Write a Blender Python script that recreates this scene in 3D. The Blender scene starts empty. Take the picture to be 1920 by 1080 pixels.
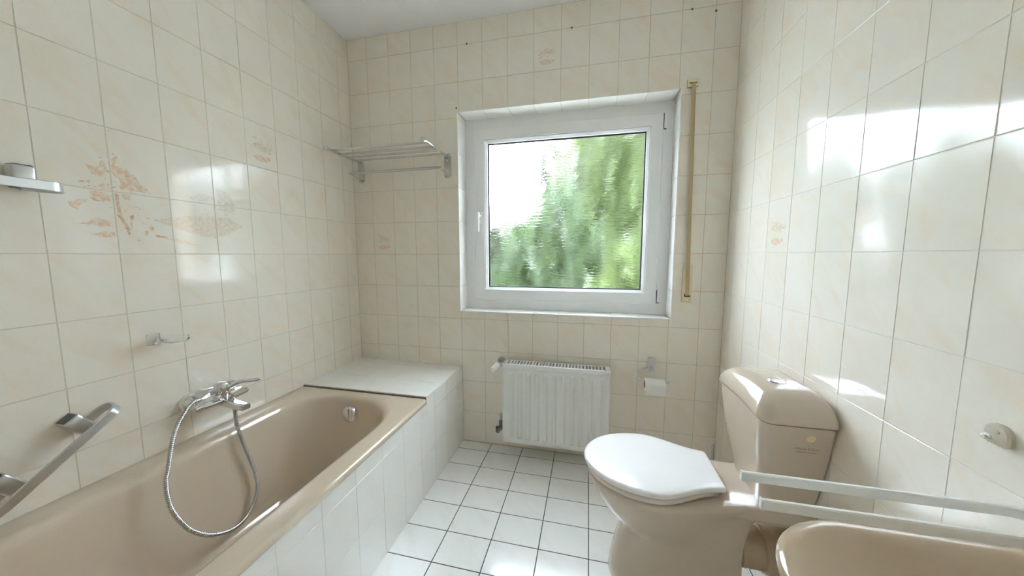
import bpy, bmesh, math, random
from mathutils import Vector, Matrix

random.seed(7)
SC = bpy.context.scene
COL = SC.collection

# ------------------------------------------------------------------ camera
cam_d = bpy.data.cameras.new('camera')
cam_d.sensor_fit = 'HORIZONTAL'
cam_d.sensor_width = 36.0
cam_d.lens = 36.0 * 617.75 / 1920.0
cam_d.clip_start = 0.02
cam_d.clip_end = 200
cam = bpy.data.objects.new('camera', cam_d)
COL.objects.link(cam)
RT = Vector((0.974114, 0.226049, -0.001791))
UP = Vector((-0.020809, 0.097555, 0.995013))
BK = Vector((0.225097, -0.969219, 0.099734))
m = Matrix.Identity(4)
for i in range(3):
    m[i][0], m[i][1], m[i][2] = RT[i], UP[i], BK[i]
m[0][3], m[1][3], m[2][3] = 1.5007, -1.9105, 1.1986
cam.matrix_world = m
SC.camera = cam

# ------------------------------------------------------------------ sky, exposure
world = bpy.data.worlds.new('overcast_sky')
SC.world = world
world.use_nodes = True
bg = world.node_tree.nodes['Background']
bg.inputs[0].default_value = (0.82, 0.945, 1.10, 1)
bg.inputs[1].default_value = 2.0
SC.view_settings.view_transform = 'Standard'
SC.view_settings.look = 'None'
SC.view_settings.gamma = 1.0
SC.view_settings.use_curve_mapping = False
SC.view_settings.exposure = 4.2
SC.cycles.max_bounces = 24
SC.cycles.diffuse_bounces = 14
SC.cycles.glossy_bounces = 8
SC.cycles.transmission_bounces = 12
SC.cycles.transparent_max_bounces = 16

# ------------------------------------------------------------------ materials
def srgb(r, g, b):
    f = lambda c: (c / 255 / 12.92) if c / 255 <= 0.04045 else ((c / 255 + 0.055) / 1.055) ** 2.4
    return (f(r), f(g), f(b), 1)

def newmat(name):
    M = bpy.data.materials.new(name)
    M.use_nodes = True
    nt = M.node_tree
    return M, nt, nt.nodes['Principled BSDF']

def plain(name, col, rough=0.4, metal=0.0, coat=0.0, bump=0.0, bscale=300, spec=None, trans=0.0, ior=None, vary=0.0):
    M, nt, p = newmat(name)
    p.inputs['Base Color'].default_value = col
    p.inputs['Roughness'].default_value = rough
    p.inputs['Metallic'].default_value = metal
    p.inputs['Coat Weight'].default_value = coat
    p.inputs['Coat Roughness'].default_value = 0.05
    if spec is not None: p.inputs['Specular IOR Level'].default_value = spec
    if trans: p.inputs['Transmission Weight'].default_value = trans
    if ior: p.inputs['IOR'].default_value = ior
    tc = nt.nodes.new('ShaderNodeTexCoord')
    nz = nt.nodes.new('ShaderNodeTexNoise')
    nz.inputs['Scale'].default_value = bscale
    nz.inputs['Detail'].default_value = 3
    nt.links.new(tc.outputs['Object'], nz.inputs['Vector'])
    if bump:
        b = nt.nodes.new('ShaderNodeBump')
        b.inputs['Strength'].default_value = bump
        b.inputs['Distance'].default_value = 0.002
        nt.links.new(nz.outputs['Fac'], b.inputs['Height'])
        nt.links.new(b.outputs['Normal'], p.inputs['Normal'])
    if vary:
        mx = nt.nodes.new('ShaderNodeMix'); mx.data_type = 'RGBA'
        mx.inputs[6].default_value = tuple(c * (1 - vary) for c in col[:3]) + (1,)
        mx.inputs[7].default_value = tuple(min(1, c * (1 + vary)) for c in col[:3]) + (1,)
        nt.links.new(nz.outputs['Fac'], mx.inputs[0])
        nt.links.new(mx.outputs[2], p.inputs['Base Color'])
    return M

def tile_mat(name, base, vein, amount, rough, wave=0.02):
    """glazed tile with soft diagonal marbling, different on every tile"""
    M, nt, p = newmat(name)
    N = nt.nodes.new; L = nt.links.new
    tc = N('ShaderNodeTexCoord'); oi = N('ShaderNodeObjectInfo')
    mul = N('ShaderNodeVectorMath'); mul.operation = 'SCALE'
    comb = N('ShaderNodeCombineXYZ')
    L(oi.outputs['Random'], comb.inputs[0]); L(oi.outputs['Random'], comb.inputs[1]); L(oi.outputs['Random'], comb.inputs[2])
    L(comb.outputs[0], mul.inputs[0]); mul.inputs['Scale'].default_value = 37.0
    add = N('ShaderNodeVectorMath'); add.operation = 'ADD'
    L(tc.outputs['Object'], add.inputs[0]); L(mul.outputs[0], add.inputs[1])
    m0 = N('ShaderNodeMapping'); m0.inputs['Rotation'].default_value = (0, 0, math.radians(48))
    mp = N('ShaderNodeMapping'); mp.inputs['Scale'].default_value = (6, 15, 6)
    L(add.outputs[0], m0.inputs['Vector']); L(m0.outputs[0], mp.inputs['Vector'])
    nz = N('ShaderNodeTexNoise'); nz.inputs['Scale'].default_value = 1.0; nz.inputs['Detail'].default_value = 4
    nz.inputs['Distortion'].default_value = 0.8
    L(mp.outputs[0], nz.inputs['Vector'])
    rp = N('ShaderNodeValToRGB')
    rp.color_ramp.elements[0].position = 0.46; rp.color_ramp.elements[0].color = (0, 0, 0, 1)
    rp.color_ramp.elements[1].position = 0.74; rp.color_ramp.elements[1].color = (amount, amount, amount, 1)
    L(nz.outputs['Fac'], rp.inputs[0])
    mx = N('ShaderNodeMix'); mx.data_type = 'RGBA'
    mx.inputs[6].default_value = base; mx.inputs[7].default_value = vein
    L(rp.outputs[0], mx.inputs[0]); L(mx.outputs[2], p.inputs['Base Color'])
    p.inputs['Roughness'].default_value = rough
    p.inputs['IOR'].default_value = 1.52
    n2 = N('ShaderNodeTexNoise'); n2.inputs['Scale'].default_value = 22.0; n2.inputs['Detail'].default_value = 1.5
    L(add.outputs[0], n2.inputs['Vector'])
    b = N('ShaderNodeBump'); b.inputs['Strength'].default_value = wave; b.inputs['Distance'].default_value = 0.01
    L(n2.outputs['Fac'], b.inputs['Height']); L(b.outputs['Normal'], p.inputs['Normal'])
    return M

MAT = {}
MAT['tile'] = tile_mat('cream_marbled_glazed_tile', srgb(238, 233, 222), srgb(238, 215, 188), 0.45, 0.09)
MAT['tile_white'] = tile_mat('white_glazed_tile', srgb(240, 240, 236), srgb(233, 228, 219), 0.3, 0.12)
MAT['floor_tile'] = tile_mat('white_floor_tile', srgb(241, 241, 238), srgb(230, 228, 222), 0.5, 0.16)
MAT['grout'] = plain('pale_wall_grout', srgb(224, 221, 214), 0.85, bump=0.3, bscale=900, vary=0.06)
MAT['grout_beige'] = plain('beige_wall_grout', srgb(214, 206, 191), 0.85, bump=0.3, bscale=900, vary=0.08)
MAT['grout_aged'] = plain('aged_brown_wall_grout', srgb(204, 191, 170), 0.85, bump=0.3, bscale=900, vary=0.12)
MAT['floor_grout'] = plain('floor_grout', srgb(70, 72, 70), 0.9, bump=0.3, bscale=900, vary=0.15)
MAT['plaster'] = plain('white_ceiling_plaster', srgb(244, 246, 250), 0.8, bump=0.15, bscale=160)
MAT['front_wall'] = plain('cream_front_wall', srgb(236, 230, 218), 0.35)
MAT['pvc'] = plain('white_window_plastic', srgb(240, 242, 243), 0.28, vary=0.01, bscale=4)
MAT['gasket'] = plain('black_rubber_gasket', srgb(30, 31, 36), 0.6)
MAT['tub'] = plain('beige_tub_enamel', srgb(215, 200, 179), 0.12, coat=0.5, vary=0.015, bscale=5)
MAT['ceramic'] = plain('beige_ceramic', srgb(204, 189, 171), 0.1, coat=0.5, vary=0.01, bscale=5)
MAT['basin'] = plain('tan_ceramic', srgb(190, 169, 143), 0.1, coat=0.5, vary=0.01, bscale=5)
MAT['seat'] = plain('white_seat_plastic', srgb(234, 231, 230), 0.13, coat=0.3)
MAT['seat_under'] = plain('pale_beige_seat_plastic', srgb(222, 212, 203), 0.2)
MAT['chrome'] = plain('chrome', (0.78, 0.78, 0.79, 1), 0.06, 1.0)
MAT['dull_chrome'] = plain('dull_chrome', (0.62, 0.62, 0.62, 1), 0.22, 1.0)
MAT['alu'] = plain('brushed_aluminium', (0.66, 0.665, 0.665, 1), 0.36, 1.0, bump=0.05, bscale=700)
MAT['alu_dark'] = plain('dark_end_cap', srgb(96, 97, 96), 0.4)
MAT['rail_grey'] = plain('grey_coated_rail', srgb(236, 238, 236), 0.3, 0.0)
MAT['radiator'] = plain('white_radiator_enamel', srgb(232, 233, 231), 0.3)
MAT['radiator_dark'] = plain('radiator_inside', srgb(96, 96, 92), 0.6)
MAT['brass'] = plain('aged_nickel', (0.42, 0.39, 0.34, 1), 0.35, 1.0)
MAT['black'] = plain('black_plastic', srgb(40, 40, 40), 0.5)
MAT['white_plastic'] = plain('white_plastic', srgb(240, 240, 240), 0.3)
MAT['paper'] = plain('white_tissue_paper', srgb(240, 240, 238), 0.9, bump=0.2, bscale=400)
MAT['card'] = plain('brown_card_core', srgb(170, 140, 110), 0.9)
MAT['strap'] = plain('tan_woven_belt', srgb(190, 170, 134), 0.8, bump=0.4, bscale=900, vary=0.06)
MAT['strap_plate'] = plain('ivory_plastic', srgb(226, 214, 178), 0.4)
MAT['clear'] = plain('clear_acrylic', (0.96, 0.97, 0.97, 1), 0.05, trans=1.0, ior=1.16)
MAT['amber'] = plain('yellowed_acrylic', (0.86, 0.82, 0.68, 1), 0.12, trans=0.35, ior=1.4)
MAT['sticker'] = plain('cream_sticker', srgb(228, 210, 170), 0.5)
MAT['print_grey'] = plain('grey_print', srgb(140, 132, 122), 0.5)
MAT['seal'] = plain('brown_seal', srgb(110, 92, 72), 0.7)
MAT['door'] = plain('white_door_paint', srgb(232, 230, 224), 0.35)
MAT['hole'] = plain('dark_drill_hole', srgb(108, 96, 80), 0.9)
MAT['wall_out'] = plain('render_outside', srgb(226, 222, 214), 0.9)

def decal(name, col, cover):
    """opaque print: the pigment thins out to the tile's own cream in a fine grain"""
    M, nt, p = newmat(name)
    N = nt.nodes.new; L = nt.links.new
    p.inputs['Roughness'].default_value = 0.1
    tc = N('ShaderNodeTexCoord'); nz = N('ShaderNodeTexNoise')
    nz.inputs['Scale'].default_value = 75; nz.inputs['Detail'].default_value = 5
    L(tc.outputs['Object'], nz.inputs['Vector'])
    rp = N('ShaderNodeValToRGB')
    rp.color_ramp.elements[0].position = 0.34; rp.color_ramp.elements[0].color = (cover * .15,) * 3 + (1,)
    rp.color_ramp.elements[1].position = 0.60; rp.color_ramp.elements[1].color = (cover,) * 3 + (1,)
    mx = N('ShaderNodeMix'); mx.data_type = 'RGBA'
    mx.inputs[6].default_value = srgb(238, 233, 222); mx.inputs[7].default_value = col
    L(nz.outputs['Fac'], rp.inputs[0]); L(rp.outputs[0], mx.inputs[0]); L(mx.outputs[2], p.inputs['Base Color'])
    return M
DEC = [decal('print_peach', srgb(226, 192, 158), .85), decal('print_tan', srgb(206, 168, 130), .9),
       decal('print_orange', srgb(220, 158, 104), .95), decal('print_lake', srgb(228, 206, 182), .85),
       decal('print_far', srgb(221, 210, 190), .8), decal('print_moon', srgb(244, 244, 242), .9)]
DKEY = dict(p=0, d=1, o=2, l=3, f=4, m=5)

# ------------------------------------------------------------------ object helpers
BASE = {}
def thing(name, label, cat, loc, group=None):
    o = bpy.data.objects.new(name, None)
    o.empty_display_size = 0.05
    COL.objects.link(o); o.location = loc
    o['label'] = label; o['category'] = cat
    if group: o['group'] = group
    BASE[o] = Vector(loc)
    return o

def obj(name, bm, mat, parent=None, smooth=True, angle=38, label=None):
    """bm is in world coordinates; parts are stored relative to the thing's base"""
    base = BASE.get(parent, Vector((0, 0, 0))) if parent else Vector((0, 0, 0))
    if base.length: bmesh.ops.translate(bm, verts=bm.verts, vec=-base)
    bmesh.ops.recalc_face_normals(bm, faces=bm.faces)
    me = bpy.data.meshes.new(name)
    bm.to_mesh(me); bm.free()
    for mm in (mat if isinstance(mat, list) else [mat]):
        me.materials.append(MAT[mm] if isinstance(mm, str) else mm)
    if smooth:
        me.polygons.foreach_set('use_smooth', [True] * len(me.polygons))
        me.set_sharp_from_angle(angle=math.radians(angle))
    o = bpy.data.objects.new(name, me)
    COL.objects.link(o)
    if parent:
        o.parent = parent
        BASE[o] = base
    if label: o['label'] = label
    return o

def struct(name, bm, mat, **k):
    o = obj(name, bm, mat, **k); o['kind'] = 'structure'; return o

def tag(o, label, cat, group=None):
    o['label'] = label; o['category'] = cat
    if group: o['group'] = group
    return o

def box(bm, x0, x1, y0, y1, z0, z1, bev=0.0, seg=2):
    t = bmesh.new()
    v = [t.verts.new(c) for c in ((x0,y0,z0),(x1,y0,z0),(x1,y1,z0),(x0,y1,z0),(x0,y0,z1),(x1,y0,z1),(x1,y1,z1),(x0,y1,z1))]
    for f in ((0,3,2,1),(4,5,6,7),(0,1,5,4),(1,2,6,5),(2,3,7,6),(3,0,4,7)): t.faces.new([v[i] for i in f])
    if bev: bmesh.ops.bevel(t, geom=t.edges[:], offset=bev, segments=seg, profile=0.5, affect='EDGES')
    merge(bm, t)
    return bm

def merge(bm, t, mtx=None):
    if mtx is not None: bmesh.ops.transform(t, matrix=mtx, verts=t.verts)
    me = bpy.data.meshes.new('tmp'); t.to_mesh(me); t.free()
    bm.from_mesh(me); bpy.data.meshes.remove(me)

def loft(bm, rings, close=True, cap0=False, cap1=False):
    R = [[bm.verts.new(p) for p in r] for r in rings]
    n = len(R[0])
    for a, b in zip(R[:-1], R[1:]):
        for i in range(n if close else n - 1):
            j = (i + 1) % n
            bm.faces.new((a[i], a[j], b[j], b[i]))
    if cap0: bm.faces.new(R[0][::-1])
    if cap1: bm.faces.new(R[-1])
    return bm

def frame_of(d):
    d = Vector(d).normalized()
    u = d.orthogonal().normalized()
    return u, d.cross(u)

def lathe(bm, p, d, prof, n=28, cap=True):
    """prof: list of (distance along d, radius)"""
    p = Vector(p); d = Vector(d).normalized(); u, w = frame_of(d)
    rings = []
    for s, r in prof:
        r = max(r, 1e-5)
        rings.append([p + d * s + (u * math.cos(2*math.pi*i/n) + w * math.sin(2*math.pi*i/n)) * r for i in range(n)])
    return loft(bm, rings, True, cap, cap)

def cyl(bm, a, b, r, n=20, bev=0.0):
    a = Vector(a); b = Vector(b); L = (b - a).length
    pr = [(0, r), (L, r)] if not bev else [(0, r - bev), (bev, r), (L - bev, r), (L, r - bev)]
    return lathe(bm, a, b - a, pr, n)

def smooth_path(pts, n):
    P = [Vector(p) for p in pts]
    P = [P[0] * 2 - P[1]] + P + [P[-1] * 2 - P[-2]]
    out = []
    for i in range(1, len(P) - 2):
        for k in range(n):
            t = k / n
            a, b, c, d = P[i-1], P[i], P[i+1], P[i+2]
            out.append(0.5 * ((2*b) + (c - a)*t + (2*a - 5*b + 4*c - d)*t*t + (3*b - a - 3*c + d)*t**3))
    out.append(P[-2].copy())
    return out

def tube(bm, pts, r, n=12, rfun=None, caps=True):
    P = [Vector(p) for p in pts]
    u = None; rings = []
    for i, p in enumerate(P):
        d = (P[min(i+1, len(P)-1)] - P[max(i-1, 0)]).normalized()
        if u is None: u = d.orthogonal().normalized()
        u = (u - d * u.dot(d)).normalized(); w = d.cross(u)
        rr = rfun(i) if rfun else r
        rings.append([p + (u*math.cos(2*math.pi*k/n) + w*math.sin(2*math.pi*k/n)) * rr for k in range(n)])
    return loft(bm, rings, True, caps, caps)

def strip(bm, pts, wdir, width, thick, ch=0.0015):
    """flat bar: rectangular section swept along pts; wdir is the constant width direction"""
    P = [Vector(p) for p in pts]; w = Vector(wdir).normalized(); rings = []
    a, b = width / 2, thick / 2
    for i, p in enumerate(P):
        d = (P[min(i+1, len(P)-1)] - P[max(i-1, 0)]).normalized()
        t = d.cross(w).normalized()
        rings.append([p + w*x + t*y for x, y in ((-a+ch,-b),(a-ch,-b),(a,-b+ch),(a,b-ch),(a-ch,b),(-a+ch,b),(-a,b-ch),(-a,-b+ch))])
    return loft(bm, rings, True, True, True)

def arc(c, u, v, r, a0, a1, n):
    c = Vector(c); u = Vector(u); v = Vector(v)
    return [c + (u*math.cos(a0+(a1-a0)*i/n) + v*math.sin(a0+(a1-a0)*i/n)) * r for i in range(n+1)]

def rrect(x0, x1, y0, y1, r, n=8, z=0.0):
    if not isinstance(r, (tuple, list)): r = (r,)*4
    out = []
    for (cx, cy, a, rr) in ((x1-r[0], y1-r[0], 0, r[0]), (x0+r[1], y1-r[1], 90, r[1]), (x0+r[2], y0+r[2], 180, r[2]), (x1-r[3], y0+r[3], 270, r[3])):
        for i in range(n+1):
            t = math.radians(a + 90*i/n)
            out.append(Vector((cx + rr*math.cos(t), cy + rr*math.sin(t), z)))
    return out

# ------------------------------------------------------------------ tiles
TT, CH, JW = 0.006, 0.0006, 0.0022
_tiles = {}
def poly_tile_mesh(pts, tilemat, name='tile'):
    key = (tuple((round(a, 4), round(b, 4)) for a, b in pts), tilemat)
    if key in _tiles: return _tiles[key]
    bm = bmesh.new()
    f = bm.faces.new([bm.verts.new((a, b, 0)) for a, b in pts])
    if f.normal.z < 0: f.normal_flip()
    bm.normal_update()
    if f.normal.z < 0: f.normal_flip(); bm.normal_update()
    r = bmesh.ops.inset_region(bm, faces=[f], thickness=CH, use_even_offset=True, use_boundary=True)
    for v in {v for e in bm.edges if e.is_boundary for v in e.verts}: v.co.z = -CH
    be = [e for e in bm.edges if e.is_boundary]
    ex = bmesh.ops.extrude_edge_only(bm, edges=be)
    for v in [g for g in ex['geom'] if isinstance(g, bmesh.types.BMVert)]: v.co.z = -TT
    bmesh.ops.recalc_face_normals(bm, faces=bm.faces)
    bm.faces.ensure_lookup_table()
    me = bpy.data.meshes.new(name)
    bm.to_mesh(me); bm.free()
    me.materials.append(MAT[tilemat])
    if max(p.normal.z for p in me.polygons) < 0.9:
        me.flip_normals()
    _tiles[key] = me
    return me

def wob(s):
    return max(-2*s, min(2*s, random.gauss(0, s)))

def place_tile(parent, o, u, v, pts, tilemat, name='tile', tilt=0.0014):
    """pts in surface (u,v) metres; o,u,v world vectors; normal = u x v"""
    o, u, v = Vector(o), Vector(u), Vector(v)
    n = u.cross(v)
    cu = sum(p[0] for p in pts) / len(pts); cv = sum(p[1] for p in pts) / len(pts)
    me = poly_tile_mesh([(a - cu, b - cv) for a, b in pts], tilemat, name)
    ob = bpy.data.objects.new(name, me); COL.objects.link(ob)
    R = Matrix((u, v, n)).transposed().to_4x4()
    t = Matrix.Rotation(wob(tilt), 4, 'X') @ Matrix.Rotation(wob(tilt), 4, 'Y')
    ob.parent = parent
    loc = o + u*cu + v*cv - BASE.get(parent, Vector((0, 0, 0)))
    ob.matrix_local = Matrix.Translation(loc) @ R @ t
    BASE[ob] = BASE.get(parent, Vector((0, 0, 0)))
    return ob

def cut(u0, u1, v0, v1, h):
    a0, a1, b0, b1 = max(u0, h[0]), min(u1, h[1]), max(v0, h[2]), min(v1, h[3])
    if a1 <= a0 or b1 <= b0: return [[(u0,v0),(u1,v0),(u1,v1),(u0,v1)]]
    l, r, b, t = a0 <= u0, a1 >= u1, b0 <= v0, b1 >= v1
    rect = lambda p, q, s, w: [(p,s),(q,s),(q,w),(p,w)]
    out = []
    if l and r:
        if not b: out.append(rect(u0, u1, v0, b0))
        if not t: out.append(rect(u0, u1, b1, v1))
    elif b and t:
        if not l: out.append(rect(u0, a0, v0, v1))
        if not r: out.append(rect(a1, u1, v0, v1))
    elif l and b: out.append([(a1,v0),(u1,v0),(u1,v1),(u0,v1),(u0,b1),(a1,b1)])
    elif r and b: out.append([(u0,v0),(a0,v0),(a0,b1),(u1,b1),(u1,v1),(u0,v1)])
    elif l and t: out.append([(u0,v0),(u1,v0),(u1,v1),(a1,v1),(a1,b0),(u0,b0)])
    elif r and t: out.append([(u0,v0),(u1,v0),(u1,b0),(a0,b0),(a0,v1),(u0,v1)])
    return out

def tile_field(parent, o, u, v, us, vs, tilemat, hole=None, skip=None, jw=JW, hook=None, tilt=0.0014):
    for i in range(len(us) - 1):
        for j in range(len(vs) - 1):
            u0, u1, v0, v1 = us[i] + jw/2, us[i+1] - jw/2, vs[j] + jw/2, vs[j+1] - jw/2
            if skip and skip(us[i], us[i+1], vs[j], vs[j+1]): continue
            for pts in (cut(u0, u1, v0, v1, hole) if hole else [[(u0,v0),(u1,v0),(u1,v1),(u0,v1)]]):
                w = max(p[0] for p in pts) - min(p[0] for p in pts); h = max(p[1] for p in pts) - min(p[1] for p in pts)
                if min(w, h) < 0.012: continue
                t = place_tile(parent, o, u, v, pts, tilemat, tilt=tilt)
                if hook: hook(i, j, t, pts)

def lines(first, step, lo, hi):
    k = math.floor((lo - first) / step) + 1
    out = [lo]
    while first + k*step < hi - 1e-4:
        if first + k*step - lo > 0.004: out.append(first + k*step)
        k += 1
    return out + [hi]

# ------------------------------------------------------------------ room
W, YF, ZC = 2.1928, -2.64, 2.530
TW = 0.1496
XO0, XO1, ZO0, ZO1 = 0.7275, 1.9400, 0.8530, 2.0340       # window opening
REV = 0.125                                                # depth of the reveal
G = 0.0009                                                 # joint depth
ROWS = lines(1.2046, 0.2, 0.0, ZC)

bm = bmesh.new()
T = 0.34
box(bm, -T, XO0 - .004, G, T, -.2, ZC + .2); box(bm, XO1 + .004, W + T, G, T, -.2, ZC + .2)
box(bm, XO0 - .004, XO1 + .004, G, T, -.2, ZO0 - .004); box(bm, XO0 - .004, XO1 + .004, G, T, ZO1 + .004, ZC + .2)
wall_back = struct('wall_back', bm, 'grout_aged', smooth=False)
bm = box(bmesh.new(), -.2, -G, YF - .2, G, -.2, ZC + .2)
wall_left = struct('wall_left', bm, 'grout_beige', smooth=False)
bm = box(bmesh.new(), W + G, W + .2, YF - .2, G, -.2, ZC + .2)
wall_right = struct('wall_right', bm, 'grout', smooth=False)
bm = box(bmesh.new(), -.2, W + .2, YF - .2, YF, -.2, ZC + .2)
wall_front = struct('wall_front', bm, 'front_wall', smooth=False)
bm = box(bmesh.new(), -.2, W + .2, YF - .2, T, -.2, -G)
floor = struct('floor', bm, 'floor_grout', smooth=False)
bm = box(bmesh.new(), -.2, W + .2, YF - .2, T, ZC, ZC + .2)
ceiling = struct('ceiling', bm, 'plaster', smooth=False)

# flat printed motifs on tiles -------------------------------------------------
MURAL = [
('p',[(-1.198,1.478),(-1.187,1.476),(-1.175,1.475),(-1.166,1.479),(-1.163,1.496),(-1.153,1.501),(-1.15,1.483),(-1.148,1.466),(-1.161,1.446),(-1.177,1.447),(-1.187,1.456),(-1.191,1.471)]),
('p',[(-1.136,1.51),(-1.117,1.524),(-1.122,1.509),(-1.131,1.488),(-1.12,1.486),(-1.103,1.486),(-1.093,1.474),(-1.079,1.462),(-1.073,1.444),(-1.051,1.428),(-1.044,1.414),(-1.068,1.415),(-1.09,1.416),(-1.123,1.415),(-1.124,1.448),(-1.134,1.455),(-1.139,1.468)]),
('p',[(-1.175,1.416),(-1.159,1.429),(-1.146,1.427),(-1.147,1.413),(-1.164,1.411)]),
('p',[(-1.194,1.395),(-1.181,1.4),(-1.165,1.398),(-1.148,1.387),(-1.148,1.371),(-1.168,1.37),(-1.184,1.372)]),
('p',[(-1.24,1.359),(-1.221,1.368),(-1.196,1.37),(-1.207,1.357),(-1.22,1.349),(-1.217,1.338),(-1.229,1.341),(-1.239,1.346)]),
('p',[(-1.227,1.295),(-1.202,1.302),(-1.188,1.317),(-1.169,1.314),(-1.152,1.307),(-1.151,1.293),(-1.172,1.289),(-1.19,1.294)]),
('p',[(-1.203,1.264),(-1.176,1.275),(-1.148,1.274),(-1.149,1.26),(-1.178,1.256)]),
('d',[(-1.138,1.4),(-1.128,1.4),(-1.129,1.371),(-1.128,1.343),(-1.118,1.305),(-1.107,1.287),(-1.112,1.257),(-1.116,1.276),(-1.126,1.305),(-1.137,1.332),(-1.138,1.37)]),
('p',[(-1.121,1.401),(-1.099,1.4),(-1.104,1.382),(-1.117,1.383)]),
('d',[(-1.105,1.331),(-1.095,1.337),(-1.099,1.317),(-1.106,1.316)]),
('o',[(-1.075,1.284),(-1.063,1.285),(-1.064,1.269),(-1.074,1.269)]),
('o',[(-1.058,1.298),(-1.046,1.299),(-1.049,1.288),(-1.059,1.29)]),
('o',[(-1.044,1.271),(-1.01,1.267),(-1.013,1.261),(-1.04,1.264)]),
('o',[(-1.238,1.348),(-1.229,1.345),(-1.219,1.336),(-1.229,1.34)]),
('o',[(-1.194,1.377),(-1.183,1.378),(-1.175,1.369),(-1.184,1.37)]),
('o',[(-1.097,1.258),(-1.077,1.244),(-1.09,1.249)]),
('d',[(-1.167,1.506),(-1.156,1.507),(-1.159,1.503)]),
('d',[(-1.216,1.424),(-1.189,1.431),(-1.192,1.422),(-1.21,1.418)]),
('d',[(-1.03,1.381),(-1.018,1.378),(-1.023,1.374)]),
('d',[(-1.107,1.306),(-1.103,1.336),(-1.103,1.307),(-1.105,1.287)]),
('l',[(-1.049,1.323),(-0.987,1.339),(-0.944,1.349),(-0.851,1.357),(-0.789,1.355),(-0.736,1.326),(-0.795,1.287),(-0.859,1.267),(-0.949,1.288),(-0.99,1.305)]),
('l',[(-1.032,1.264),(-0.96,1.258),(-0.9,1.234),(-0.962,1.242)]),
('f',[(-0.929,1.421),(-0.882,1.445),(-0.845,1.435),(-0.846,1.419),(-0.904,1.41)]),
('f',[(-0.832,1.47),(-0.791,1.466),(-0.762,1.426),(-0.765,1.38),(-0.818,1.385),(-0.831,1.416)]),
('m',[(-0.902,1.497),(-0.905,1.487),(-0.913,1.479),(-0.922,1.476),(-0.929,1.48),(-0.932,1.488),(-0.93,1.498),(-0.923,1.507),(-0.914,1.511),(-0.906,1.509)])]
rnd = random.Random(3)
def rough_poly(pts, k=4, amp=0.0022):
    out = []
    for i, a in enumerate(pts):
        b = pts[(i+1) % len(pts)]
        L = math.hypot(b[0]-a[0], b[1]-a[1])
        n = max(1, min(k*3, int(L / 0.004)))
        for j in range(n):
            t = j / n; q = amp if L > .006 else 0
            out.append((a[0]+(b[0]-a[0])*t + rnd.uniform(-q, q), a[1]+(b[1]-a[1])*t + rnd.uniform(-q, q)))
    return out
MURAL = [(k, rough_poly(p, amp=0.0026 if k in 'pf' else 0.0012)) for k, p in MURAL]
for _ in range(60):                                        # loose leaf flecks round the painted tree
    a = rnd.gauss(-1.125, .045); b = rnd.gauss(1.41, .06)
    s = rnd.uniform(.0015, .004)
    MURAL.append((rnd.choice('ppddo'), [(a + s*math.cos(t)*rnd.uniform(.6, 1.6), b + s*math.sin(t)*rnd.uniform(.3, .8)) for t in (0, 1.1, 2.2, 3.3, 4.4, 5.4)]))
for _ in range(26):
    a = rnd.uniform(-1.02, -.76); b = rnd.gauss(1.385, .018); s = rnd.uniform(.002, .006)
    MURAL.append(('f', [(a + s*1.6*math.cos(t), b + s*.5*math.sin(t)) for t in (0, 1.1, 2.2, 3.3, 4.4, 5.4)]))

def clip_poly(p, u0, u1, v0, v1):
    def half(p, ins, inter):
        out = []
        for i in range(len(p)):
            a, b = p[i-1], p[i]
            if ins(b):
                if not ins(a): out.append(inter(a, b))
                out.append(b)
            elif ins(a): out.append(inter(a, b))
        return out
    ix = lambda c, k: (lambda a, b: tuple(c if q == k else a[q] + (b[q]-a[q])*(c-a[k])/(b[k]-a[k]) for q in (0, 1)))
    for ins, c, k in ((lambda q: q[0] >= u0, u0, 0), (lambda q: q[0] <= u1, u1, 0), (lambda q: q[1] >= v0, v0, 1), (lambda q: q[1] <= v1, v1, 1)):
        if not p: break
        p = half(p, ins, ix(c, k))
    return p

def motif(tile, polys, lift=0.00012):
    """polys in the tile's own (u,v) coordinates"""
    bm = bmesh.new(); used = []
    for q, (k, p) in enumerate(polys):
        if len(p) < 3: continue
        vs = [bm.verts.new((a, b, lift * (1 + .25 * (q % 4)))) for a, b in p]
        f = bm.faces.new(vs); f.material_index = DKEY[k]
    bm.normal_update()
    for f in bm.faces:
        if f.normal.z < 0: f.normal_flip()
    bmesh.ops.triangulate(bm, faces=bm.faces[:])
    me = bpy.data.meshes.new('printed_motif'); bm.to_mesh(me); bm.free()
    for d in DEC: me.materials.append(d)
    o = bpy.data.objects.new('printed_motif', me); COL.objects.link(o); o.parent = tile
    return o

def small_motif(tile, seed):
    r = random.Random(seed); P = []
    P.append(('p', [(-.045,-.05),(-.02,-.042),(.015,-.046),(.045,-.05),(.03,-.064),(0,-.072),(-.03,-.066)]))
    for i in range(16):
        a, b, s = r.uniform(-.048, .05), r.gauss(-.012, .018), r.uniform(.003, .010)
        P.append((r.choice('pplf'), [(a + s*1.3*math.cos(t), b + s*.45*math.sin(t)) for t in (0,1,2,3,4,5)]))
    for i in range(9):
        a, b, h = r.uniform(-.03, .045), -.02, r.uniform(.03, .075)
        P.append(('f', [(a, b), (a+.004, b), (a+.006+r.uniform(-.006,.006), b+h), (a+.002, b+h*.6)]))
    P.append(('l', [(-.04,.0),(.0,.012),(.035,.002),(.03,-.016),(-.03,-.014)]))
    tile['label'] = 'cream tile with a small peach lake motif'
    motif(tile, P)

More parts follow.
